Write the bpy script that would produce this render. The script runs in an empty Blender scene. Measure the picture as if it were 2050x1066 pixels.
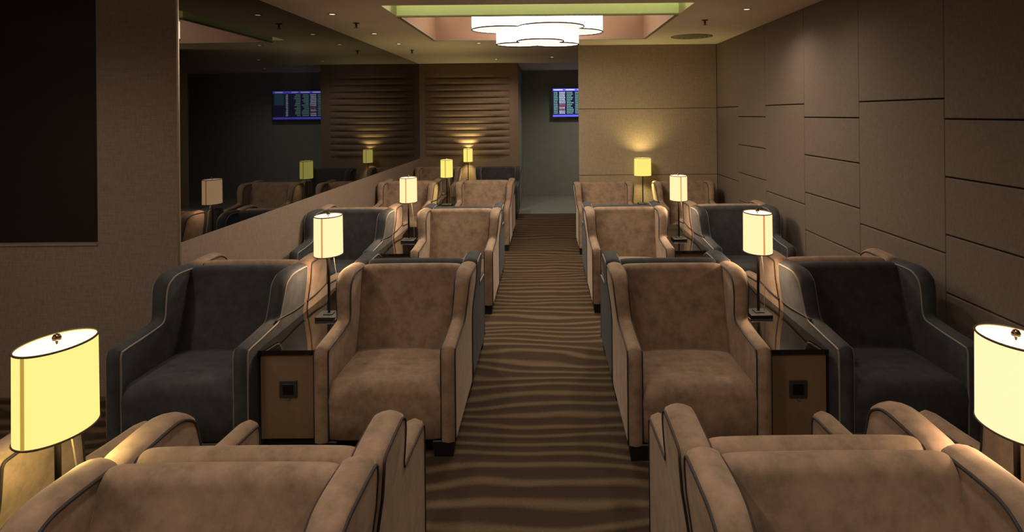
import bpy, bmesh, math, random
from mathutils import Vector, Matrix

# ------------------------------------------------------------------ camera, world, exposure
sc = bpy.context.scene
COL = sc.collection
F_PX, W_PX = 1250.0, 2050.0
VPX, VPY, EYE, ROLL = 1092.0, 229.0, 1.85, 0.0096   # vanishing point in the photograph, eye height
cam_d = bpy.data.cameras.new('camera')
cam = bpy.data.objects.new('camera', cam_d); COL.objects.link(cam)
cam.location = (0, 0, EYE); cam.rotation_euler = (math.pi/2, ROLL, 0)
cam_d.sensor_width = 36.0; cam_d.lens = 36.0*F_PX/W_PX
cam_d.shift_x = -(VPX-1025.0)/W_PX; cam_d.shift_y = -(533.0-VPY)/W_PX
cam_d.clip_start = 0.02
sc.camera = cam
world = bpy.data.worlds.new('world'); sc.world = world; world.use_nodes = True
world.node_tree.nodes['Background'].inputs[0].default_value = (0.9, 0.75, 0.6, 1)
world.node_tree.nodes['Background'].inputs[1].default_value = 0.02
vs = sc.view_settings
vs.view_transform = 'Standard'; vs.look = 'None'; vs.exposure = 0.0; vs.gamma = 1.0; vs.use_curve_mapping = False
try:
    sc.cycles.use_denoising = True
    sc.cycles.max_bounces = 7
    sc.cycles.sample_clamp_indirect = 4.0
    sc.cycles.caustics_reflective = False; sc.cycles.caustics_refractive = False
except Exception:
    pass

# room numbers (metres; x to the right, y away from the camera, z up)
XL, XR = -2.45, 2.51            # left glazed wall, right panelled wall
CEIL = 2.855
Y_PIL = 4.16                    # wall with the pillar that faces the camera
Y_BACK = -4.0
Y_DR = 9.13                     # short wall behind the last right row
Y_LOUV = 12.14                  # slatted wall
Y_GREY = 14.30                  # corridor end
X_SIDE = -6.6
SILL = 1.015
P_CHAND, P_COVE, P_DOWN, P_BULB = 60.0, 3.0, 48.0, 32.0
E_CHAND, E_ADDED, P_ADDED = 8.5, 8.5, 35.0  # last two drive the chandelier added behind the viewer

# ------------------------------------------------------------------ material helpers
def new_mat(name):
    m = bpy.data.materials.new(name); m.use_nodes = True
    nt = m.node_tree; b = nt.nodes['Principled BSDF']
    return m, nt, b
def srgb(r, g, b):
    f = lambda c: (c/255/12.92) if c/255 <= 0.04045 else ((c/255+0.055)/1.055)**2.4
    return (f(r), f(g), f(b), 1)
def mul(c, k): return (c[0]*k, c[1]*k, c[2]*k, 1)
def N(nt, t, **kw):
    n = nt.nodes.new(t)
    for k, v in kw.items(): setattr(n, k, v)
    return n
def plain(name, col, rough=0.5, metal=0.0, spec=0.5, var=0.08, scale=20.0, bump=0.0):
    m, nt, b = new_mat(name)
    b.inputs['Roughness'].default_value = rough; b.inputs['Metallic'].default_value = metal
    b.inputs['Specular IOR Level'].default_value = spec
    tc = N(nt, 'ShaderNodeTexCoord'); no = N(nt, 'ShaderNodeTexNoise'); no.inputs['Scale'].default_value = scale
    no.inputs['Detail'].default_value = 4
    nt.links.new(tc.outputs['Object'], no.inputs['Vector'])
    cr = N(nt, 'ShaderNodeValToRGB')
    cr.color_ramp.elements[0].color = mul(col, 1-var); cr.color_ramp.elements[1].color = mul(col, 1+var)
    cr.color_ramp.elements[0].position = 0.3; cr.color_ramp.elements[1].position = 0.7
    nt.links.new(no.outputs['Fac'], cr.inputs['Fac']); nt.links.new(cr.outputs['Color'], b.inputs['Base Color'])
    if bump:
        bp = N(nt, 'ShaderNodeBump'); bp.inputs['Strength'].default_value = bump; bp.inputs['Distance'].default_value = 0.01
        nt.links.new(no.outputs['Fac'], bp.inputs['Height']); nt.links.new(bp.outputs['Normal'], b.inputs['Normal'])
    return m
def velvet(name, c_lo, c_hi, sheen, sheen_col):
    m, nt, b = new_mat(name)
    b.inputs['Roughness'].default_value = 0.85; b.inputs['Specular IOR Level'].default_value = 0.15
    b.inputs['Sheen Weight'].default_value = sheen; b.inputs['Sheen Roughness'].default_value = 0.4
    b.inputs['Sheen Tint'].default_value = sheen_col
    g = N(nt, 'ShaderNodeTexCoord')
    n1 = N(nt, 'ShaderNodeTexNoise'); n1.inputs['Scale'].default_value = 12; n1.inputs['Detail'].default_value = 6; n1.inputs['Roughness'].default_value = 0.65
    n2 = N(nt, 'ShaderNodeTexNoise'); n2.inputs['Scale'].default_value = 420; n2.inputs['Detail'].default_value = 2
    nt.links.new(g.outputs['Object'], n1.inputs['Vector']); nt.links.new(g.outputs['Object'], n2.inputs['Vector'])
    cr = N(nt, 'ShaderNodeValToRGB'); cr.color_ramp.elements[0].position = 0.32; cr.color_ramp.elements[1].position = 0.68
    cr.color_ramp.elements[0].color = c_lo; cr.color_ramp.elements[1].color = c_hi
    nt.links.new(n1.outputs['Fac'], cr.inputs['Fac']); nt.links.new(cr.outputs['Color'], b.inputs['Base Color'])
    bp = N(nt, 'ShaderNodeBump'); bp.inputs['Strength'].default_value = 0.25; bp.inputs['Distance'].default_value = 0.002
    nt.links.new(n2.outputs['Fac'], bp.inputs['Height']); nt.links.new(bp.outputs['Normal'], b.inputs['Normal'])
    return m
def fabric_wall(name, col, var=0.16, horiz=True):
    """woven wall covering: fine threads, mostly along the horizontal"""
    m, nt, b = new_mat(name)
    b.inputs['Roughness'].default_value = 0.8; b.inputs['Specular IOR Level'].default_value = 0.2
    g = N(nt, 'ShaderNodeNewGeometry')
    def nz(scale3, detail):
        mp = N(nt, 'ShaderNodeMapping'); mp.inputs['Scale'].default_value = scale3
        no = N(nt, 'ShaderNodeTexNoise'); no.inputs['Scale'].default_value = 1; no.inputs['Detail'].default_value = detail
        nt.links.new(g.outputs['Position'], mp.inputs['Vector']); nt.links.new(mp.outputs['Vector'], no.inputs['Vector'])
        return no
    a = nz((7, 7, 170) if horiz else (60, 60, 120), 4); c = nz((120, 120, 25), 2)
    mx = N(nt, 'ShaderNodeMath', operation='ADD'); nt.links.new(a.outputs['Fac'], mx.inputs[0]); nt.links.new(c.outputs['Fac'], mx.inputs[1])
    hf = N(nt, 'ShaderNodeMath', operation='MULTIPLY'); hf.inputs[1].default_value = 0.5; nt.links.new(mx.outputs[0], hf.inputs[0])
    cr = N(nt, 'ShaderNodeValToRGB'); cr.color_ramp.elements[0].position = 0.35; cr.color_ramp.elements[1].position = 0.65
    cr.color_ramp.elements[0].color = mul(col, 1-var); cr.color_ramp.elements[1].color = mul(col, 1+var)
    nt.links.new(hf.outputs[0], cr.inputs['Fac']); nt.links.new(cr.outputs['Color'], b.inputs['Base Color'])
    bp = N(nt, 'ShaderNodeBump'); bp.inputs['Strength'].default_value = 0.2; bp.inputs['Distance'].default_value = 0.003
    nt.links.new(hf.outputs[0], bp.inputs['Height']); nt.links.new(bp.outputs['Normal'], b.inputs['Normal'])
    return m
def emit(name, col, strength, transp=0.0):
    m = bpy.data.materials.new(name); m.use_nodes = True; nt = m.node_tree; nt.nodes.clear()
    e = N(nt, 'ShaderNodeEmission'); e.inputs[0].default_value = (*col[:3], 1); e.inputs[1].default_value = strength
    o = N(nt, 'ShaderNodeOutputMaterial')
    if transp:
        t = N(nt, 'ShaderNodeBsdfTransparent'); mx = N(nt, 'ShaderNodeMixShader'); mx.inputs[0].default_value = transp
        nt.links.new(e.outputs[0], mx.inputs[1]); nt.links.new(t.outputs[0], mx.inputs[2]); nt.links.new(mx.outputs[0], o.inputs[0])
    else:
        nt.links.new(e.outputs[0], o.inputs[0])
    return m

def carpet_mat():
    m, nt, b = new_mat('striped_carpet')
    b.inputs['Roughness'].default_value = 0.95; b.inputs['Specular IOR Level'].default_value = 0.1
    g = N(nt, 'ShaderNodeNewGeometry'); sp = N(nt, 'ShaderNodeSeparateXYZ'); nt.links.new(g.outputs['Position'], sp.inputs[0])
    mp = N(nt, 'ShaderNodeMapping'); mp.inputs['Scale'].default_value = (0.8, 1.7, 1)
    n1 = N(nt, 'ShaderNodeTexNoise'); n1.inputs['Scale'].default_value = 1.0; n1.inputs['Detail'].default_value = 1.5
    nt.links.new(g.outputs['Position'], mp.inputs['Vector']); nt.links.new(mp.outputs['Vector'], n1.inputs['Vector'])
    fr = N(nt, 'ShaderNodeMath', operation='MULTIPLY'); fr.inputs[1].default_value = 7.6; nt.links.new(sp.outputs['Y'], fr.inputs[0])
    wb = N(nt, 'ShaderNodeMath', operation='MULTIPLY'); wb.inputs[1].default_value = 3.6; nt.links.new(n1.outputs['Fac'], wb.inputs[0])
    ad = N(nt, 'ShaderNodeMath', operation='ADD'); nt.links.new(fr.outputs[0], ad.inputs[0]); nt.links.new(wb.outputs[0], ad.inputs[1])
    tp = N(nt, 'ShaderNodeMath', operation='MULTIPLY'); tp.inputs[1].default_value = 2*math.pi; nt.links.new(ad.outputs[0], tp.inputs[0])
    sn = N(nt, 'ShaderNodeMath', operation='SINE'); nt.links.new(tp.outputs[0], sn.inputs[0])
    n2 = N(nt, 'ShaderNodeTexNoise'); n2.inputs['Scale'].default_value = 90; n2.inputs['Detail'].default_value = 3
    nt.links.new(g.outputs['Position'], n2.inputs['Vector'])
    k = N(nt, 'ShaderNodeMath', operation='MULTIPLY_ADD'); k.inputs[1].default_value = 0.9; k.inputs[2].default_value = -0.45; nt.links.new(n2.outputs['Fac'], k.inputs[0])
    s2 = N(nt, 'ShaderNodeMath', operation='ADD'); nt.links.new(sn.outputs[0], s2.inputs[0]); nt.links.new(k.outputs[0], s2.inputs[1])
    cr = N(nt, 'ShaderNodeValToRGB')
    mr = N(nt, 'ShaderNodeMapRange'); mr.inputs[1].default_value = -1.2; mr.inputs[2].default_value = 1.2; nt.links.new(s2.outputs[0], mr.inputs[0])
    nt.links.new(mr.outputs[0], cr.inputs['Fac'])
    e = cr.color_ramp.elements; e[0].position = 0.45; e[0].color = CARPET_LO; e[1].position = 0.95; e[1].color = CARPET_HI
    nt.links.new(cr.outputs['Color'], b.inputs['Base Color'])
    bp = N(nt, 'ShaderNodeBump'); bp.inputs['Strength'].default_value = 0.5; bp.inputs['Distance'].default_value = 0.006
    nt.links.new(s2.outputs[0], bp.inputs['Height']); nt.links.new(bp.outputs['Normal'], b.inputs['Normal'])
    return m

CARPET_LO, CARPET_HI = srgb(60, 46, 33), srgb(98, 80, 58)
M = {}
M['carpet'] = carpet_mat()
M['stone'] = plain('corridor_stone', srgb(128, 128, 118), 0.35, spec=0.4, scale=4)
M['wall'] = fabric_wall('brown_wall_fabric', srgb(138, 118, 102))
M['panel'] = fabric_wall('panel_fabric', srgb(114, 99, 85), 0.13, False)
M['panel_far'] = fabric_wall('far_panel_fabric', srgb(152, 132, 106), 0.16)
M['joint'] = plain('joint_dark', srgb(50, 40, 32), 0.9)
M['ceil'] = plain('ceiling_paint', srgb(235, 220, 202), 0.85, spec=0.2, var=0.03, scale=3)
M['grey'] = plain('corridor_grey', srgb(138, 140, 128), 0.7, var=0.06, scale=6)
M['slat'] = fabric_wall('slat_wood', srgb(142, 118, 96), 0.12)
M['black_glass'] = plain('black_glass', (0.004, 0.004, 0.0045, 1), 0.015, spec=0.5, var=0.0)
M['black_glass'].node_tree.nodes['Principled BSDF'].inputs['IOR'].default_value = 1.8
M['trim'] = plain('champagne_metal', srgb(170, 150, 125), 0.35, 0.8)
M['brown'] = velvet('taupe_velvet', srgb(115, 95, 75), srgb(155, 126, 103), 0.35, srgb(230, 205, 180))
M['dark'] = velvet('charcoal_velvet', srgb(50, 50, 50), srgb(68, 67, 66), 0.2, srgb(150, 148, 150))
M['pipe_dark'] = plain('dark_piping', srgb(40, 30, 26), 0.7)
M['pipe_light'] = plain('pale_piping', srgb(122, 112, 100), 0.7)
M['leg'] = plain('black_leg', srgb(22, 20, 19), 0.5)
M['table_top'] = plain('black_gloss_top', srgb(16, 13, 12), 0.06, spec=0.6)
M['laminate'] = plain('table_laminate', srgb(122, 96, 70), 0.5, var=0.06, scale=30)
M['socket'] = plain('socket_plastic', srgb(48, 46, 40), 0.4)
M['chrome'] = plain('socket_chrome', srgb(190, 180, 165), 0.3, 0.9)
M['lamp_metal'] = plain('dark_bronze', srgb(44, 34, 28), 0.4, 0.6)
M['cord'] = plain('clear_cord', srgb(150, 135, 105), 0.5)
M['rim'] = plain('shade_rim', srgb(60, 38, 24), 0.7)
M['finial'] = plain('bronze_finial', srgb(120, 90, 60), 0.25, 0.9)
M['tv'] = plain('screen_frame', srgb(14, 14, 16), 0.3)
M['pink'] = plain('recess_lining', srgb(158, 122, 104), 0.8, spec=0.2, var=0.04, scale=5)
M['cove'] = plain('cove_paint', srgb(215, 215, 180), 0.85, spec=0.2, var=0.02)
M['down_trim'] = plain('downlight_trim', srgb(170, 160, 145), 0.4, 0.3)
M['sprinkler'] = plain('sprinkler_brass', srgb(60, 50, 42), 0.4, 0.5)
M['vent'] = plain('vent_paint', srgb(140, 126, 108), 0.7)

# ------------------------------------------------------------------ object helpers
def mesh_obj(name, bm, mat, parent=None, smooth=False, loc=None):
    me = bpy.data.meshes.new(name); bm.normal_update(); bm.to_mesh(me); bm.free()
    me.materials.append(mat)
    if smooth:
        for p in me.polygons: p.use_smooth = True
    return put(name, me, parent, loc)
def put(name, me, parent=None, loc=None):
    o = bpy.data.objects.new(name, me); COL.objects.link(o)
    if loc: o.location = loc
    if parent: o.parent = parent
    return o
def thing(name, label, cat, loc=(0, 0, 0), rz=0.0, group=None):
    o = bpy.data.objects.new(name, None); COL.objects.link(o); o.empty_display_size = 0.1
    o.location = loc; o.rotation_euler = (0, 0, rz); o['label'] = label; o['category'] = cat
    if group: o['group'] = group
    return o
def tag(o, label, cat, group=None):
    o['label'] = label; o['category'] = cat
    if group: o['group'] = group
    return o
def struct(o, label, cat):
    o['kind'] = 'structure'; o['label'] = label; o['category'] = cat
    return o
def box(bm, x0, x1, y0, y1, z0, z1, bev=0.0, seg=2):
    r = bmesh.ops.create_cube(bm, size=1.0)
    vs_ = r['verts']
    for v in vs_:
        v.co = Vector(((x0+x1)/2 + v.co.x*(x1-x0), (y0+y1)/2 + v.co.y*(y1-y0), (z0+z1)/2 + v.co.z*(z1-z0)))
    if bev:
        es = list({e for v in vs_ for e in v.link_edges})
        bmesh.ops.bevel(bm, geom=es, offset=bev, segments=seg, affect='EDGES', profile=0.5)
    return bm
def boxo(name, x0, x1, y0, y1, z0, z1, mat, parent=None, bev=0.0, seg=2):
    return mesh_obj(name, box(bmesh.new(), x0, x1, y0, y1, z0, z1, bev, seg), mat, parent)
def tube(bm, pts, r, seg=6, closed=False):
    pts = [Vector(p) for p in pts]; n = len(pts); rings = []
    up = Vector((0.31, 0.17, 0.93))
    for i, p in enumerate(pts):
        if closed: t = pts[(i+1) % n] - pts[i-1]
        else: t = pts[min(i+1, n-1)] - pts[max(i-1, 0)]
        t.normalize()
        u = up - t*up.dot(t)
        if u.length < 1e-3: u = Vector((1, 0, 0)) - t*t.x
        u.normalize(); v = t.cross(u)
        rings.append([bm.verts.new(p + (u*math.cos(a) + v*math.sin(a))*r) for a in [2*math.pi*k/seg for k in range(seg)]])
    m = n if closed else n-1
    for i in range(m):
        A, B = rings[i], rings[(i+1) % n]
        for k in range(seg): bm.faces.new((A[k], A[(k+1) % seg], B[(k+1) % seg], B[k]))
    if not closed:
        bm.faces.new(rings[0][::-1]); bm.faces.new(rings[-1])
    return bm
def lathe(bm, prof, seg=24, cx=0, cy=0, sx=1.0, sy=1.0, cap=True):
    rings = []
    for r, z in prof:
        rings.append([bm.verts.new((cx + r*sx*math.cos(2*math.pi*k/seg), cy + r*sy*math.sin(2*math.pi*k/seg), z)) for k in range(seg)])
    for A, B in zip(rings, rings[1:]):
        for k in range(seg): bm.faces.new((A[k], A[(k+1) % seg], B[(k+1) % seg], B[k]))
    if cap:
        bm.faces.new(rings[0][::-1]); bm.faces.new(rings[-1])
    return bm
def px(x, y, z):
    """pixel of a point whose height z is known -> world point (from the floor, ceiling or table it touches)"""
    s = (y-VPY+ROLL*(x-VPX))/(EYE-z)
    return Vector(((x-VPX)/s, F_PX/s, z))

# ------------------------------------------------------------------ floor and ceiling
f = boxo('floor', X_SIDE, XR+2.0, Y_BACK, 11.62, -0.05, 0.0, M['carpet'])
struct(f, 'dark brown carpet with wavy lighter cross stripes', 'carpet')
f = boxo('floor_corridor', X_SIDE, XR+2.0, 11.62, Y_GREY+0.2, -0.05, -0.001, M['stone'])
struct(f, 'pale grey corridor floor beyond the end of the striped carpet', 'floor')

RX0, RX1, RY0, RY1 = -1.49, 1.366, 5.69, 8.17      # opening of the ceiling recess
bm = bmesh.new()
T = CEIL+0.06
box(bm, X_SIDE, RX0, Y_BACK, Y_GREY+0.2, CEIL, T); box(bm, RX1, XR+2.0, Y_BACK, Y_GREY+0.2, CEIL, T)
box(bm, RX0, RX1, Y_BACK, RY0, CEIL, T); box(bm, RX0, RX1, RY1, Y_GREY+0.2, CEIL, T)
c = mesh_obj('ceiling', bm, M['ceil']); struct(c, 'flat taupe painted ceiling around the lit recess', 'ceiling')
# recess: outer upstand with cove light, inner hanging frame
RZ = CEIL+0.42
bm = bmesh.new()
box(bm, RX0-0.05, RX0, RY0-0.05, RY1+0.05, T, RZ); box(bm, RX1, RX1+0.05, RY0-0.05, RY1+0.05, T, RZ)
box(bm, RX0, RX1, RY0-0.05, RY0, T, RZ); box(bm, RX0, RX1, RY1, RY1+0.05, T, RZ)
box(bm, RX0-0.05, RX1+0.05, RY0-0.05, RY1+0.05, RZ, RZ+0.05)
mesh_obj('recess_box', bm, M['cove'], c)
IX0, IX1, IY0, IY1 = -1.42, 1.29, 6.0, 7.97
IZ0, IZ1, TH = CEIL-0.045, CEIL+0.33, 0.03
bm = bmesh.new()
hT = TH/2
box(bm, IX0+hT, IX0+TH, IY0+hT, IY1-hT, IZ0, IZ1); box(bm, IX1-TH, IX1-hT, IY0+hT, IY1-hT, IZ0, IZ1)
box(bm, IX0+TH, IX1-TH, IY0+hT, IY0+TH, IZ0, IZ1); box(bm, IX0+TH, IX1-TH, IY1-TH, IY1-hT, IZ0, IZ1)
mesh_obj('recess_lining', bm, M['pink'], c)
bm = bmesh.new()
box(bm, IX0, IX0+hT, IY0, IY1, IZ0, IZ1); box(bm, IX1-hT, IX1, IY0, IY1, IZ0, IZ1)
box(bm, IX0+hT, IX1-hT, IY0, IY0+hT, IZ0, IZ1); box(bm, IX0+hT, IX1-hT, IY1-hT, IY1, IZ0, IZ1)
mesh_obj('recess_outer_frame', bm, M['cove'], c)
bm = bmesh.new()
box(bm, IX0-0.004, IX0+TH+0.004, IY0-0.004, IY1+0.004, IZ0-0.012, IZ0+0.002); box(bm, IX1-TH-0.004, IX1+0.004, IY0-0.004, IY1+0.004, IZ0-0.012, IZ0+0.002)
box(bm, IX0+TH, IX1-TH, IY0-0.004, IY0+TH, IZ0-0.012, IZ0+0.002); box(bm, IX0+TH, IX1-TH, IY1-TH, IY1+0.004, IZ0-0.012, IZ0+0.002)
mesh_obj('recess_frame_edge', bm, M['vent'], c)
cove_em = emit('cove_tube_light', (0.92, 1.0, 0.60), 2.9*P_COVE)
for (x0, x1, y0, y1) in ((RX0+0.02, RX1-0.02, RY0+0.06, RY0+0.10), (RX0+0.03, RX0+0.06, RY0+0.1, RY1-0.1),
                         (RX1-0.06, RX1-0.03, RY0+0.1, RY1-0.1), (RX0+0.02, RX1-0.02, RY1-0.16, RY1-0.12)):
    boxo('cove_tube', x0, x1, y0, y1, RZ-0.035, RZ-0.005, cove_em, c)

# ------------------------------------------------------------------ walls
# right wall: staggered fabric panels
w = boxo('wall_right', XR+0.03, XR+0.12, Y_BACK, Y_DR+0.2, 0, CEIL, M['joint']); struct(w, 'right wall of staggered brown fabric panels', 'wall')
cols_y = [Y_BACK, -3.45, -2.4, -1.35, -0.3, 0.75, 1.8, 2.87, 3.93, 5.0, 6.06, 7.13, 8.13, Y_DR]
TYPE_A = [0.10, 0.948, 1.925, CEIL]; TYPE_B = [0.10, 0.34, 0.702, 1.068, 1.432, 1.796, CEIL]
g_ = 0.0045
for i, (y0, y1) in enumerate(zip(cols_y, cols_y[1:])):
    zs = TYPE_A if (i % 2) == 0 else TYPE_B
    for z0, z1 in zip(zs, zs[1:]):
        boxo('panel', XR, XR+0.05, y0+0.0004, y1-0.0004, z0+g_, z1-g_, M['panel'], w, bev=0.006, seg=2)
b_ = boxo('baseboard_right', XR-0.006, XR+0.04, Y_BACK, Y_DR, 0, 0.10, M['leg']); struct(b_, 'dark baseboard under the right wall', 'baseboard')
# wall behind the last right row
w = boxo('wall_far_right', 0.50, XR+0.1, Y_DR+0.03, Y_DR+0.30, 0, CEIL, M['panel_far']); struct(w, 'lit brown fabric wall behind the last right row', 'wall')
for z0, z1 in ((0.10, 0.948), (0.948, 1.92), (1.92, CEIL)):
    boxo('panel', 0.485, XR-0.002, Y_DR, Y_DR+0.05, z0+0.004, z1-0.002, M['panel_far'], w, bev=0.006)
b_ = boxo('baseboard_far', 0.485, XR, Y_DR-0.006, Y_DR+0.03, 0, 0.10, M['leg']); struct(b_, 'dark baseboard under the far right wall', 'baseboard')
# left wall: fabric below, black glass above
w = boxo('wall_left', XL-0.12, XL+0.004, Y_PIL+0.012, Y_LOUV, 0, SILL, M['wall']); struct(w, 'low brown fabric wall under the black glass', 'wall')
gl = boxo('window_1', XL-0.04, XL+0.002, Y_PIL+0.012, Y_LOUV, SILL, CEIL, M['black_glass']); struct(gl, 'long dark reflecting window along the left wall', 'window')
# wall with the pillar, facing the camera
bm = bmesh.new()
box(bm, -2.99, XL-0.001, Y_PIL, Y_PIL+0.12, 0, CEIL); box(bm, X_SIDE, -2.99, Y_PIL, Y_PIL+0.12, 0, SILL)
w = mesh_obj('wall_pillar', bm, M['wall']); struct(w, 'brown fabric pillar and low wall left of the dark chairs', 'wall')
gl = boxo('window_2', X_SIDE, -2.99, Y_PIL+0.05, Y_PIL+0.09, SILL, CEIL, M['black_glass']); struct(gl, 'dark window left of the brown pillar', 'window')
t_ = boxo('trim_1', XL-0.004, XL+0.008, Y_PIL-0.004, Y_PIL+0.012, 0.0, CEIL, M['trim'], bev=0.002); struct(t_, 'thin metal corner strip on the pillar edge', 'trim')
t_ = boxo('trim_2', X_SIDE, -2.99, Y_PIL-0.008, Y_PIL+0.05, SILL-0.012, SILL+0.004, M['wall'], bev=0.003); struct(t_, 'thin sill under the left window', 'trim')
b_ = boxo('baseboard_left', X_SIDE, XL, Y_PIL-0.012, Y_PIL, 0, 0.10, M['wall']); struct(b_, 'brown baseboard under the pillar wall', 'baseboard')
# walls out of view that close the room
w = boxo('wall_side', X_SIDE-0.1, X_SIDE, Y_BACK, Y_PIL+0.12, 0, CEIL, M['wall']); struct(w, 'brown side wall beyond the left edge', 'wall')
w = boxo('wall_back', X_SIDE, XR+0.12, Y_BACK-0.1, Y_BACK, 0, CEIL, M['joint']); struct(w, 'dark wall behind the viewer', 'wall')
# slatted wall at the far left
w = boxo('wall_far', XL, -0.525, Y_LOUV, Y_LOUV+0.2, 0, CEIL, M['slat']); struct(w, 'far left wall with horizontal wooden slats', 'wall')
NS, ZS0, PITCH = 13, 1.05, 0.1255
def slat_mesh():
    bm = bmesh.new(); nx, npf = 16, 8; x0, x1 = -2.33, -0.70
    grid = []
    for i in range(nx+1):
        u = i/nx; x = x0 + (x1-x0)*u
        amp = 0.045*min(1.0, math.sin(math.pi*u)*2.2)+0.002
        row = []
        for k in range(npf+1):
            v = k/npf
            row.append(bm.verts.new((x, -amp*math.sin(math.pi*v)**0.6, (v-0.5)*(PITCH-0.006))))
        grid.append(row)
    for i in range(nx):
        for k in range(npf):
            bm.faces.new((grid[i][k], grid[i+1][k], grid[i+1][k+1], grid[i][k+1]))
    bk = [[bm.verts.new((x, 0.004, z)) for z in (-(PITCH-0.006)/2, (PITCH-0.006)/2)] for x in (x0, x1)]
    bm.faces.new((bk[0][0], bk[0][1], bk[1][1], bk[1][0]))
    me = bpy.data.meshes.new('slat'); bm.to_mesh(me); bm.free(); me.materials.append(M['slat'])
    for p in me.polygons: p.use_smooth = True
    return me
sm = slat_mesh()
for i in range(NS):
    put('slat', sm, w, (0, Y_LOUV-0.003, ZS0 + PITCH*(i+0.5)))
# corridor
w = boxo('wall_corridor', X_SIDE, XR+2.0, Y_GREY, Y_GREY+0.2, 0, CEIL, M['grey']); struct(w, 'grey end wall of the corridor behind the screen', 'wall')
w = boxo('wall_corridor_right', XR+1.9, XR+2.0, Y_DR+0.3, Y_GREY, 0, CEIL, M['grey']); struct(w, 'grey corridor side wall on the right', 'wall')
w = boxo('wall_corridor_left', -0.63, -0.53, Y_LOUV+0.2, Y_GREY, 0, CEIL, M['grey']); struct(w, 'grey corridor side wall behind the slatted wall', 'wall')

# ------------------------------------------------------------------ armchair
CH_H, ARM_H, LEG_H, DEPTH = 0.880, 0.600, 0.085, 0.815
HW_IN = 0.305
def smooth(a, b, t):
    t = max(0.0, min(1.0, (t-a)/(b-a))); return t*t*(3-2*t)
def x_out(y, z):  # outer half width, wings swell outwards
    return 0.383 + 0.034*smooth(0.50, 0.82, z)*smooth(-0.60, -0.20, y)
def x_in(y, z):
    return HW_IN + 0.012*smooth(0.56, 0.80, z)
def catmull(pts, n):
    out = []
    P = [pts[0]]+pts+[pts[-1]]
    for i in range(1, len(P)-2):
        p0, p1, p2, p3 = P[i-1], P[i], P[i+1], P[i+2]
        for k in range(n):
            t = k/n
            out.append(tuple(0.5*((2*p1[j]) + (-p0[j]+p2[j])*t + (2*p0[j]-5*p1[j]+4*p2[j]-p3[j])*t*t + (-p0[j]+3*p1[j]-3*p2[j]+p3[j])*t**3) for j in (0, 1)))
    out.append(pts[-1]); return out
D = DEPTH
TOP = catmull([(-D, ARM_H-0.055), (-D+0.012, ARM_H-0.018), (-D+0.045, ARM_H), (-0.62, ARM_H+0.010), (-0.50, ARM_H+0.020), (-0.436, ARM_H+0.027), (-0.416, ARM_H+0.038),
               (-0.405, ARM_H+0.062), (-0.394, ARM_H+0.110), (-0.381, ARM_H+0.165), (-0.366, ARM_H+0.212), (-0.338, CH_H-0.034), (-0.275, CH_H-0.003), (-0.20, CH_H+0.004), (-0.08, CH_H), (-0.028, CH_H-0.006), (-0.006, CH_H-0.028), (0.0, CH_H-0.06)], 4)
ROWS = 9
def side_profile():
    z0 = LEG_H
    front = [(-D, z0 + (TOP[0][1]-z0)*i/ROWS) for i in range(ROWS)]
    rear = [(0.0, TOP[-1][1] + (z0-TOP[-1][1])*i/ROWS) for i in range(1, ROWS+1)]
    return front, TOP, rear
def side_meshes():
    front, top, rear = side_profile()
    path = front+list(top)+rear
    n = len(path); nor = []
    for i in range(n):
        a, b = path[max(i-1, 0)], path[min(i+1, n-1)]
        ty, tz = b[0]-a[0], b[1]-a[1]; L = math.hypot(ty, tz) or 1
        nor.append((-tz/L, ty/L))
    r = 0.026
    def off(i, d): return (path[i][0]-nor[i][0]*d, path[i][1]-nor[i][1]*d)
    bm = bmesh.new()
    prof = []
    for i in range(n):
        q = off(i, r); m = off(i, 0.3*r); p = path[i]
        xo, xi = x_out(*q), x_in(*q)
        cr = off(i, -0.004)
        prof.append([bm.verts.new((xo, *q)), bm.verts.new((xo-0.3*r, *m)), bm.verts.new((xo-r, *p)), bm.verts.new(((xo+xi)/2, *cr)),
                     bm.verts.new((xi+r, *p)), bm.verts.new((xi+0.3*r, *m)), bm.verts.new((xi, *q))])
    for A, B in zip(prof, prof[1:]):
        for k in range(6): bm.faces.new((A[k], B[k], B[k+1], A[k+1]))
    nt_ = len(top); nf = len(front)
    for idx, xf in ((0, x_out), (6, x_in)):
        cols = []
        for j in range(nt_):
            if j == 0: col = [prof[i][idx] for i in range(nf)]+[prof[nf][idx]]
            elif j == nt_-1: col = [prof[i][idx] for i in range(n-1, nf+nt_-2, -1)]
            else:
                q = prof[nf+j][idx].co; yb = -D+r + (D-2*r)*j/(nt_-1)
                col = []
                for i in range(ROWS):
                    t = i/ROWS; y = yb+(q.y-yb)*t; z = LEG_H+(q.z-LEG_H)*t
                    col.append(bm.verts.new((xf(y, z), y, z)))
                col.append(prof[nf+j][idx])
            if len(col) != ROWS+1: col = col[:ROWS+1]
            cols.append(col)
        for A, B in zip(cols, cols[1:]):
            for i in range(ROWS):
                try: bm.faces.new((A[i], B[i], B[i+1], A[i+1]))
                except ValueError: pass
    bmesh.ops.recalc_face_normals(bm, faces=bm.faces[:])
    pipes = {}
    for key, sgn in (('outer', 0), ('inner', 1)):
        pts = []
        for i in range(n):
            q = off(i, 0.85*r); qq = off(i, r)
            x = x_out(*qq)-0.001 if sgn == 0 else x_in(*qq)+0.001
            pts.append((x, *q))
        pb = bmesh.new(); tube(pb, pts, 0.0055, 6); pipes[key] = pb
    return bm, pipes
def to_mesh(name, bm, mat, sm=True, mirror=False):
    if mirror:
        for v in bm.verts: v.co.x = -v.co.x
        bmesh.ops.reverse_faces(bm, faces=bm.faces[:])
    me = bpy.data.meshes.new(name); bm.normal_update(); bm.to_mesh(me); bm.free(); me.materials.append(mat)
    if sm:
        for p in me.polygons: p.use_smooth = True
    return me
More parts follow.
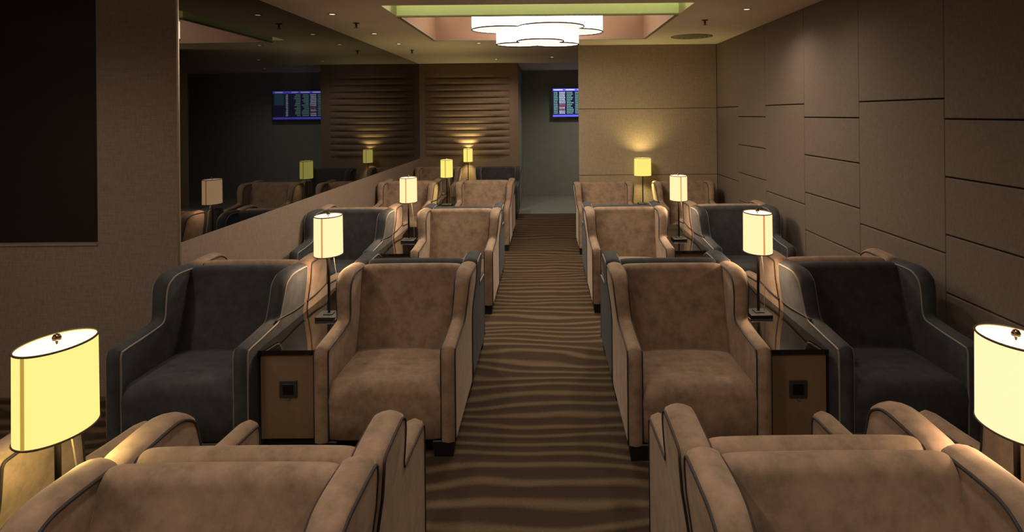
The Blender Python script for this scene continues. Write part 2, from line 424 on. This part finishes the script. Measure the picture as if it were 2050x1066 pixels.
def loft_x(prof_fn, xs):
    bm = bmesh.new(); rings = []
    for x in xs: rings.append([bm.verts.new((x, y, z)) for y, z in prof_fn(x)])
    n = len(rings[0])
    for A, B in zip(rings, rings[1:]):
        for k in range(n): bm.faces.new((A[k], A[(k+1) % n], B[(k+1) % n], B[k]))
    bm.faces.new(rings[0]); bm.faces.new(rings[-1][::-1])
    bmesh.ops.recalc_face_normals(bm, faces=bm.faces[:])
    return bm
HB = 0.316
XS = [-1, -0.985, -0.95, -0.88, -0.7, -0.4, 0, 0.4, 0.7, 0.88, 0.95, 0.985, 1]
def back_bm():
    def prof(x):
        u = abs(x)/HB; drop = 0.008*u**20 + 0.003*u*u; puff = 0.006*(1-u**4)
        zt = CH_H-0.004-drop; pts = [(-0.012, LEG_H+0.03)]
        pts += [(-0.012, zt-0.16), (-0.010, zt-0.06)]
        cy, cz, r = -0.062, zt-0.050, 0.050
        pts += [(cy + r*math.cos(math.pi*k/10), cz + r*math.sin(math.pi*k/10)) for k in range(11)]
        for k in range(1, 9):
            t = k/8; pts.append((-0.112 - 0.165*t - puff*math.sin(math.pi*t), cz - 0.47*t))
        pts.append((-0.26, LEG_H+0.03))
        return pts
    return loft_x(prof, [x*HB for x in XS])
def seat_bm():
    hs = 0.304
    def prof(x):
        u = abs(x)/hs; cr = 0.018*(1-u*u) - 0.014*u**12
        zt = 0.392
        fr = -D+0.018-0.010*(1-u**6)
        pts = [(-0.20, LEG_H+0.01), (-0.20, zt-0.01+cr*0.5), (-0.34, zt+cr), (-0.5, zt+0.004+cr)]
        r = 0.075; cy, cz = fr+r, zt+0.004+cr-r
        pts += [(cy - r*math.sin(math.pi/2*k/8), cz + r*math.cos(math.pi/2*k/8)) for k in range(0, 9)]
        pts += [(fr+0.004, 0.2), (fr+0.008, LEG_H+0.012), (fr+0.02, LEG_H)]
        return pts
    return loft_x(prof, [x*hs for x in XS])
def leg_bm():
    bm = bmesh.new(); box(bm, -0.06, 0.06, -0.045, 0.045, 0.0, LEG_H+0.004, 0.004, 1)
    for v in bm.verts:
        if v.co.z < 0.04: v.co.x *= 0.88; v.co.y *= 0.88
    return bm
CM = {}
for kind, vm, pm in (('brown', M['brown'], M['pipe_dark']), ('dark', M['dark'], M['pipe_light'])):
    d = {}
    for sgn in (1, -1):
        s_, pp = side_meshes()
        d['side', sgn] = to_mesh('side_panel', s_, vm, True, sgn < 0)
        for key in pp: d[key, sgn] = to_mesh('piping', pp[key], pm, True, sgn < 0)
        b_ = bmesh.new()
        tube(b_, [(x_out(y, 0.6)+0.001, y, 0.607 + 0.02*smooth(-0.1, -0.45, y)) for y in (-0.45, -0.4, -0.34, -0.28, -0.22, -0.16, -0.1, -0.05, -0.012)], 0.0055, 6)
        d['seam', sgn] = to_mesh('side_seam', b_, M['pipe_dark'], True, sgn < 0)
    d['back'] = to_mesh('backrest', back_bm(), vm); d['seat'] = to_mesh('seat', seat_bm(), vm)
    d['leg'] = to_mesh('leg', leg_bm(), M['leg'], False)
    CM[kind] = d
def armchair(kind, x, y, facing, label, table_side, sz=1.0, rz=0.0, group=None):
    """facing -1: towards the camera, +1: away; y = plane of the back-to-back joint"""
    o = thing('armchair', label, 'armchair', (x, y + facing*0.012, 0), (math.pi if facing > 0 else 0.0) + rz, group)
    d = CM[kind]
    for s in (1, -1):
        sp = put('side_panel', d['side', s], o)
        put('piping', d['outer', s], sp); put('piping', d['inner', s], sp)
        if (table_side if facing < 0 else -table_side) == s: put('side_seam', d['seam', s], sp)
        for yy in (-D+0.055, -0.06): put('leg', d['leg'], o, (s*0.318, yy, 0))
    put('backrest', d['back'], o); put('seat', d['seat'], o)
    o.scale = (1, 1, sz)
    return o

CXL_A, CXL_W, CXR_A, CXR_W = -0.886, -2.010, 0.808, 1.934
rows = {('A', 'L'): 1.80, ('A', 'R'): 1.83, ('B', 'L'): 4.19, ('B', 'R'): 4.13, ('C', 'L'): 6.60, ('C', 'R'): 6.61,
        ('D', 'L'): 9.28, ('D', 'R'): 9.02, ('E', 'L'): 11.85}
rn = {'A': 'nearest row', 'B': 'second row', 'C': 'third row', 'D': 'fourth row', 'E': 'last row'}
spec = [  # row, side, column, facing, colour
    ('A', 'L', 'a', -1, 'brown'), ('A', 'L', 'a', 1, 'brown'), ('A', 'L', 'w', 1, 'brown'),
    ('A', 'R', 'a', -1, 'brown'), ('A', 'R', 'a', 1, 'brown'), ('A', 'R', 'w', 1, 'brown'),
    ('B', 'L', 'a', -1, 'brown'), ('B', 'L', 'a', 1, 'dark'), ('B', 'L', 'w', -1, 'dark'), ('B', 'L', 'w', 1, 'brown'),
    ('B', 'R', 'a', -1, 'brown'), ('B', 'R', 'a', 1, 'dark'), ('B', 'R', 'w', -1, 'dark'), ('B', 'R', 'w', 1, 'brown'),
    ('C', 'L', 'a', -1, 'brown'), ('C', 'L', 'a', 1, 'dark'), ('C', 'L', 'w', -1, 'dark'), ('C', 'L', 'w', 1, 'brown'),
    ('C', 'R', 'a', -1, 'brown'), ('C', 'R', 'a', 1, 'dark'), ('C', 'R', 'w', -1, 'dark'), ('C', 'R', 'w', 1, 'brown'),
    ('D', 'L', 'a', -1, 'brown'), ('D', 'L', 'a', 1, 'brown'), ('D', 'L', 'w', -1, 'brown'), ('D', 'L', 'w', 1, 'brown'),
    ('D', 'R', 'a', -1, 'brown'), ('D', 'R', 'w', -1, 'brown'),
    ('E', 'L', 'a', -1, 'dark'), ('E', 'L', 'w', -1, 'brown'),
]
for (r, s, cc, fc, kind) in spec:
    x = {('L', 'a'): CXL_A, ('L', 'w'): CXL_W, ('R', 'a'): CXR_A, ('R', 'w'): CXR_W}[s, cc]
    ts = {('L', 'a'): -1, ('L', 'w'): 1, ('R', 'a'): 1, ('R', 'w'): -1}[s, cc]
    colr = {'brown': 'brown velvet', 'dark': 'charcoal velvet'}[kind]
    where = ('on the aisle' if cc == 'a' else ('by the left wall' if s == 'L' else 'by the right wall'))
    side = 'left' if s == 'L' else 'right'
    lab = '%s armchair facing %s, %s side, %s, %s' % (colr, 'the camera' if fc < 0 else 'away', side, rn[r], where)
    sz = 1.0
    if (r, s) == ('A', 'L'): x -= 0.015
    if r == 'A': sz = 1.017 if fc < 0 else 0.98
    armchair(kind, x, rows[r, s], fc, lab, ts, sz, 0.0, '%s armchairs in the lounge' % colr)

# ------------------------------------------------------------------ tables between the chairs
TW, TZ = 0.336, 0.547
def side_table(xc, y0, y1, label, ends):
    t = thing('side_table', label, 'table', (xc, (y0+y1)/2, 0), 0, 'black topped side tables between the armchairs')
    h = (y1-y0)/2
    boxo('table_top', -TW/2, TW/2, -h, h, TZ-0.028, TZ, M['table_top'], t, bev=0.003, seg=1)
    boxo('body', -TW/2+0.012, TW/2-0.012, -h+0.012, h-0.012, 0.05, TZ-0.030, M['laminate'], t, bev=0.002, seg=1)
    boxo('plinth', -TW/2+0.03, TW/2-0.03, -h+0.04, h-0.04, 0.0, 0.05, M['leg'], t)
    if ends:
        pl = boxo('socket_plate', -0.049, 0.049, -h+0.004, -h+0.013, 0.280, 0.378, M['socket'], t, bev=0.002, seg=1)
        boxo('socket_face', -0.030, 0.030, -h+0.001, -h+0.005, 0.300, 0.358, M['tv'], pl, bev=0.001, seg=1)
        boxo('socket_latch', -0.008, 0.008, -h-0.002, -h+0.006, 0.271, 0.279, M['chrome'], pl, bev=0.001, seg=1)
TXL, TXR = -1.449, 1.371
for (r, s), yc in rows.items():
    x = TXL - (0.015 if r == 'A' else 0) if s == 'L' else TXR
    single = (r, s) in (('D', 'R'), ('E', 'L'))
    side = 'left' if s == 'L' else 'right'
    side_table(x, yc-0.715, yc+0.02 if single else yc+0.70,
               'black topped side table between the armchairs of the %s, %s side' % (rn[r], side), True)

# ------------------------------------------------------------------ table lamps
SA, SB, SZ0, SZ1 = 0.086, 0.121, 0.955, 1.207      # half axes of the oval shade, bottom and top
def lamp_meshes():
    d = {}
    seg = 48
    bm = bmesh.new()
    A = [[bm.verts.new((SA*k*math.cos(2*math.pi*i/seg), SB*k*math.sin(2*math.pi*i/seg), z)) for i in range(seg)] for z, k in ((SZ0, 1.0), (SZ1, 0.985))]
    for i in range(seg): bm.faces.new((A[0][i], A[0][(i+1) % seg], A[1][(i+1) % seg], A[1][i]))
    d['shade'] = bm
    bm = bmesh.new()
    ring = [bm.verts.new((SA*0.975*math.cos(2*math.pi*i/seg), SB*0.975*math.sin(2*math.pi*i/seg), SZ1-0.006)) for i in range(seg)]
    bm.faces.new(ring); d['diffuser'] = bm
    for nm, z, k in (('rim_low', SZ0, 1.0), ('rim_top', SZ1, 0.985)):
        bm = bmesh.new(); tube(bm, [(SA*k*math.cos(2*math.pi*i/seg), SB*k*math.sin(2*math.pi*i/seg), z) for i in range(seg)], 0.0032, 6, True); d[nm] = bm
    for nm, sg in (('seam_a', -1), ('seam_b', 1)):
        bm = bmesh.new(); a0 = math.pi/2*sg
        n = 4; rr = []
        for z, k in ((SZ0, 1.008), (SZ1, 0.993)):
            rr.append([bm.verts.new((SA*k*math.cos(a0 + (j/n-0.5)*0.13), SB*k*math.sin(a0 + (j/n-0.5)*0.13), z)) for j in range(n+1)])
        for j in range(n): bm.faces.new((rr[0][j], rr[0][j+1], rr[1][j+1], rr[1][j]))
        d[nm] = bm
    bm = bmesh.new(); box(bm, -0.07, 0.07, -0.07, 0.07, TZ, TZ+0.022, 0.003, 1); box(bm, -0.03, 0.03, -0.03, 0.03, TZ+0.022, TZ+0.03, 0.002, 1); d['base'] = bm
    bm = bmesh.new(); lathe(bm, [(0.0085, TZ+0.028), (0.0085, SZ1-0.01)], 12); d['pole'] = bm
    bm = bmesh.new(); lathe(bm, [(0.002, SZ1-0.008), (0.004, SZ1+0.004), (0.011, SZ1+0.006), (0.012, SZ1+0.013), (0.008, SZ1+0.021), (0.002, SZ1+0.024)], 12); d['finial'] = bm
    bm = bmesh.new(); pts = [(0.02+0.018*math.sin(math.pi*t)+0.03*t*t, 0.01+0.02*t, SZ0+0.04+(TZ+0.004-SZ0-0.04)*t) for t in [k/12 for k in range(13)]]
    tube(bm, pts, 0.0022, 5); d['cord'] = bm
    return d
LM = {}
tmp = lamp_meshes()
for k, b_ in tmp.items():
    me = bpy.data.meshes.new(k); b_.normal_update(); b_.to_mesh(me); b_.free()
    if k in ('shade', 'pole', 'finial', 'rim_low', 'rim_top', 'cord', 'seam_a', 'seam_b'):
        for p in me.polygons: p.use_smooth = True
    LM[k] = me
for k, m in (('rim_low', 'rim'), ('rim_top', 'rim'), ('base', 'leg'), ('pole', 'lamp_metal'), ('finial', 'finial'), ('cord', 'cord')): LM[k].materials.append(M[m])
TINT = {  # shade colour, strength
    'peach': ((1.0, 0.60, 0.30), 1.55), 'yellow': ((1.0, 0.86, 0.26), 1.05), 'cream': ((1.0, 0.78, 0.40), 1.25), 'lime': ((1.0, 0.86, 0.20), 0.98)}
SM = {}
for k, (c_, st) in TINT.items():
    SM[k] = emit('lit_shade_'+k, c_, st), emit('lit_seam_'+k, (c_[0]*0.6, c_[1]*0.42, c_[2]*0.25), st*0.8), emit('lit_diffuser_'+k, (1.0, 0.9, 0.75), 1.6, 0.75 if k == 'lime' else 0.25)
def table_lamp(x, y, tint, label, rz=0.0, power=1.0):
    o = thing('table_lamp', label, 'lamp', (x, y, 0), rz, 'lit oval table lamps')
    def cp(name, key, mat=None, parent=o):
        me = LM[key]
        if mat is not None: me = me.copy(); me.materials.clear(); me.materials.append(mat)
        return put(name, me, parent)
    sh = cp('shade', 'shade', SM[tint][0])
    cp('shade_rim', 'rim_low', None, sh); cp('shade_rim', 'rim_top', None, sh)
    cp('shade_seam', 'seam_a', SM[tint][1], sh); cp('shade_seam', 'seam_b', SM[tint][1], sh)
    cp('diffuser', 'diffuser', SM[tint][2]); cp('base', 'base'); cp('pole', 'pole'); cp('finial', 'finial'); cp('cord', 'cord')
    L = bpy.data.lights.new('bulb', 'POINT'); L.energy = P_BULB*power; L.shadow_soft_size = 0.05
    L.color = (1.0, 0.84, 0.36) if tint in ('lime', 'yellow') else (1.0, 0.72, 0.46)
    lo = bpy.data.objects.new('bulb', L); COL.objects.link(lo); lo.location = (0.022, 0, 1.11 if tint == 'lime' else 1.03); lo.parent = o
    return o
table_lamp(-1.415, 1.80, 'yellow', 'yellow lit oval table lamp in the left foreground beside the near chairs', 0.0, 0.55)
table_lamp(1.32, 1.76, 'cream', 'cream lit oval table lamp cut by the right edge of the frame', 0.0, 0.55)
table_lamp(-1.415, 4.05, 'peach', 'peach lit table lamp left, beside the large charcoal armchair')
table_lamp(1.355, 4.01, 'peach', 'peach lit table lamp right, in front of the panelled wall')
table_lamp(-1.43, 6.48, 'peach', 'peach lit table lamp left, third row')
table_lamp(1.36, 6.42, 'peach', 'peach lit table lamp right, third row')
table_lamp(-1.435, 9.02, 'lime', 'small yellow lit table lamp left, fourth row')
table_lamp(-1.49, 11.95, 'lime', 'smallest yellow table lamp, in front of the slatted wall')
table_lamp(1.385, 8.95, 'lime', 'yellow lit table lamp casting a fan of light up the far right wall', math.pi/2, 1.6)

# ------------------------------------------------------------------ chandelier
def clover(n, off, r, rot, m=144):
    """outline of n overlapping circles around the centre"""
    out = []
    for i in range(m):
        a = 2*math.pi*i/m; best = 0
        for k in range(n):
            b = rot+2*math.pi*k/n; dd = a-b; q = r*r-(off*math.sin(dd))**2
            if q >= 0: best = max(best, off*math.cos(dd)+math.sqrt(q))
        out.append((best*math.cos(a), best*math.sin(a)))
    return out
ch_em = emit('chandelier_shade', (1.0, 0.88, 0.76), E_CHAND); ch_bot = emit('chandelier_diffuser', (1.0, 0.88, 0.76), 1.15)
def chandelier(label, loc, stem_top, em, beam):
    ch = thing('chandelier', label, 'chandelier', loc)
    def tier(n, off, r, rot, z0, z1, sy):
        oc = [(x, y*sy) for x, y in clover(n, off, r, rot)]
        bm = bmesh.new(); A = [[bm.verts.new((x, y, z)) for x, y in oc] for z in (z0, z1)]; m = len(oc)
        for i in range(m): bm.faces.new((A[0][i], A[0][(i+1) % m], A[1][(i+1) % m], A[1][i]))
        s = mesh_obj('drum_shade', bm, em, ch)
        bm = bmesh.new(); tube(bm, [(x, y, z0) for x, y in oc], 0.008, 5, True); mesh_obj('shade_rim', bm, M['rim'], s)
        bm = bmesh.new(); tube(bm, [(x, y, z1) for x, y in oc], 0.004, 5, True); mesh_obj('shade_rim', bm, M['rim'], s)
        bm = bmesh.new(); cv = bm.verts.new((0, 0, z0+0.012)); V = [bm.verts.new((x*0.985, y*0.985, z0+0.012)) for x, y in oc]
        for i in range(m): bm.faces.new((cv, V[(i+1) % m], V[i]))
        mesh_obj('bottom_diffuser', bm, ch_bot, s)
    tier(4, 0.40, 0.355, math.radians(20), -0.02, 0.20, 0.9)
    tier(3, 0.245, 0.255, math.radians(35), -0.16, 0.02, 0.9)
    bm = bmesh.new(); lathe(bm, [(0.012, 0.1), (0.012, stem_top-0.008)], 10); lathe(bm, [(0.09, stem_top-0.03), (0.09, stem_top-0.002)], 20)
    mesh_obj('stem', bm, M['lamp_metal'], ch)
    L = bpy.data.lights.new('chandelier_bulb', 'AREA'); L.shape = 'DISK'; L.size = 1.0; L.energy = beam; L.color = (1.0, 0.88, 0.76)
    lo = bpy.data.objects.new('chandelier_bulb', L); COL.objects.link(lo); lo.location = (0, 0, -0.19); lo.parent = ch
chandelier('two tier chandelier of glowing clustered fabric drums in the ceiling recess', (-0.07, 7.0, CEIL-0.05), RZ-CEIL+0.05, ch_em, P_CHAND)
chandelier('added chandelier behind the viewer, lighting chair fronts and pillar', (-3.7, -1.2, CEIL-0.42), 0.42, emit('added_chandelier_shade', (1.0, 0.88, 0.76), E_ADDED), P_ADDED)  # added out of view as front light for chairs and pillar

# ------------------------------------------------------------------ ceiling fittings
down_em = emit('downlight_glow', (1.0, 0.85, 0.62), 1.6)
def downlight(p, label, power=1.0):
    o = thing('downlight', label, 'downlight', (p[0], p[1], CEIL), 0, 'recessed ceiling downlights')
    bm = bmesh.new(); lathe(bm, [(0.046, 0.0), (0.046, -0.004), (0.034, -0.006), (0.030, -0.001)], 20, cap=False); mesh_obj('trim_ring', bm, M['down_trim'], o)
    bm = bmesh.new(); lathe(bm, [(0.029, -0.003), (0.02, -0.0045)], 16); mesh_obj('lens', bm, down_em, o)
    if power:
        L = bpy.data.lights.new('downlight_beam', 'SPOT'); L.energy = P_DOWN*power; L.spot_size = math.radians(152); L.spot_blend = 1.0
        L.shadow_soft_size = 0.06; L.color = (1.0, 0.88, 0.76)
        lo = bpy.data.objects.new('downlight_beam', L); COL.objects.link(lo); lo.location = (0, 0, -0.02); lo.parent = o
C3 = CEIL
dl = [((667, 28), 'downlight in the left ceiling nearest the camera', 1.0), ((751, 67), 'downlight just left of the recess corner', 0.6), ((800, 87.5), 'downlight left of the recess near the glass', 0.6),
      ((960, 86), 'bright downlight just beyond the recess', 0.6), ((994, 118.5), 'downlight before the slatted wall', 1.1),
      ((1106, 114), 'faint downlight at the corridor mouth', 0.4), ((1497, 18), 'downlight in the right ceiling', 1.0)]
for (a, b), lab, pw in dl: downlight(px(a, b, C3), lab, pw)
for k, (x, y) in enumerate(((-0.95, 1.35), (0.9, 1.35), (-0.1, 2.9), (-1.6, -0.6), (1.4, -0.6), (-3.0, 2.7), (-0.95, 4.95), (0.9, 4.9), (-1.95, 5.1), (1.9, 5.1), (0.9, 12.9))):  # downlights added out of view to brighten chairs, pillar and corridor
    downlight((x, y), ['added downlight over the near left chairs', 'added downlight over the near right chairs', 'added downlight over the near end of the aisle', 'added downlight behind the viewer on the left',
                       'added downlight behind the viewer on the right', 'added downlight before the left window', 'added downlight over the second left row', 'added downlight over the second right row',
                       'added downlight by the left glass', 'added downlight by the panelled wall', 'added downlight in the corridor'][k], (1.6, 1.6, 0.4, 0.3, 0.3, 1.4, 1.3, 1.3, 0.8, 0.4, 2.1)[k])
def sprinkler(p, label):
    o = thing('sprinkler', label, 'sprinkler', (p[0], p[1], CEIL), 0, 'ceiling sprinklers')
    bm = bmesh.new(); lathe(bm, [(0.035, 0.0), (0.035, -0.006), (0.012, -0.010), (0.010, -0.045)], 14); mesh_obj('body', bm, M['sprinkler'], o)
    bm = bmesh.new(); lathe(bm, [(0.022, -0.052), (0.022, -0.055)], 14); lathe(bm, [(0.004, -0.044), (0.004, -0.053)], 8); mesh_obj('deflector', bm, M['sprinkler'], o)
sprinkler(px(715, 46, C3), 'small dark sprinkler in the left ceiling'); sprinkler(px(826, 100, C3), 'small dark sprinkler near the far end of the glass')
sprinkler(px(1413, 40, C3), 'small dark sprinkler right of the recess')
vp = px(1386, 73, C3)
v = thing('ceiling_vent', 'round dark air vent in the ceiling right of the recess', 'vent', (vp.x, vp.y, CEIL))
for k in range(4):
    bm = bmesh.new(); r = 0.27-0.06*k
    lathe(bm, [(r, 0.0), (r, -0.006-0.004*k), (r-0.042, -0.010-0.004*k), (r-0.046, -0.003)], 32, cap=False); mesh_obj('ring', bm, M['vent'], v, True)

# ------------------------------------------------------------------ flight information screen
SW, SH = 1.13, 0.64
sx0 = (1107-VPX)/(F_PX/(Y_GREY-0.1)); scz = EYE + (229-206)/(F_PX/(Y_GREY-0.1))
tv = thing('flight_screen', 'wall mounted flight information screen with blue header, partly hidden by the wall', 'screen', (sx0+SW/2, Y_GREY-0.09, scz))
boxo('frame', -SW/2-0.035, SW/2+0.035, 0.0, 0.06, -SH/2-0.055, SH/2+0.04, M['tv'], tv, bev=0.006)
boxo('bracket', -0.2, 0.2, 0.06, 0.09, -0.15, 0.15, M['tv'], tv)
scr = boxo('display', -SW/2, SW/2, -0.004, 0.002, -SH/2, SH/2, emit('screen_dark', (0.012, 0.014, 0.05), 1.0), tv)
E_BL = emit('screen_blue', (0.14, 0.12, 1.0), 1.2); E_W = emit('screen_white', (0.62, 0.70, 0.95), 1.3); E_G = emit('screen_green', (0.20, 0.42, 0.38), 1.2)
E_R = emit('screen_red', (0.75, 0.25, 0.30), 0.8); E_T = emit('screen_teal', (0.03, 0.10, 0.14), 1.0)
def bars(name, rects, mat, d=0.006):
    bm = bmesh.new()
    for x0, x1, z0, z1 in rects: box(bm, -SW/2+x0*SW, -SW/2+x1*SW, -d, -0.003, SH/2-z1*SH, SH/2-z0*SH)
    mesh_obj(name, bm, mat, scr)
bars('header_bar', [(0, 1, 0, 0.085)], E_BL); bars('footer_bar', [(0, 1, 0.93, 1.0)], E_BL)
bars('header_text', [(0.02, 0.20, 0.025, 0.06), (0.26, 0.44, 0.025, 0.06), (0.5, 0.62, 0.025, 0.06), (0.8, 0.95, 0.025, 0.06)], E_W, 0.009)
rnd = random.Random(4); NR = 13
def col_text(x0, x1, fill=0.8, rows_=range(NR)):
    out = []
    for i in rows_:
        z0 = 0.12+i*0.061; x = x0
        while x < x0+(x1-x0)*rnd.uniform(fill, 1.0):
            wd = rnd.uniform(0.008, 0.022); out.append((x, min(x+wd, x1), z0, z0+0.034)); x += wd+0.006
    return out
bars('time_column', col_text(0.02, 0.10), E_G); bars('flight_column', col_text(0.13, 0.25, 0.9, (0, 1, 2, 3, 4, 5, 6, 9, 11, 12)) , E_W)
bars('delayed_column', col_text(0.13, 0.25, 0.9, (7, 8, 10)), E_R); bars('city_column', col_text(0.28, 0.42, 0.6), E_G); bars('gate_column', col_text(0.45, 0.62, 0.3), E_G)
bars('status_column', col_text(0.70, 0.74, 0.9), E_W); bars('note_panel', [(0.78, 0.97, 0.10, 0.5)], E_T)
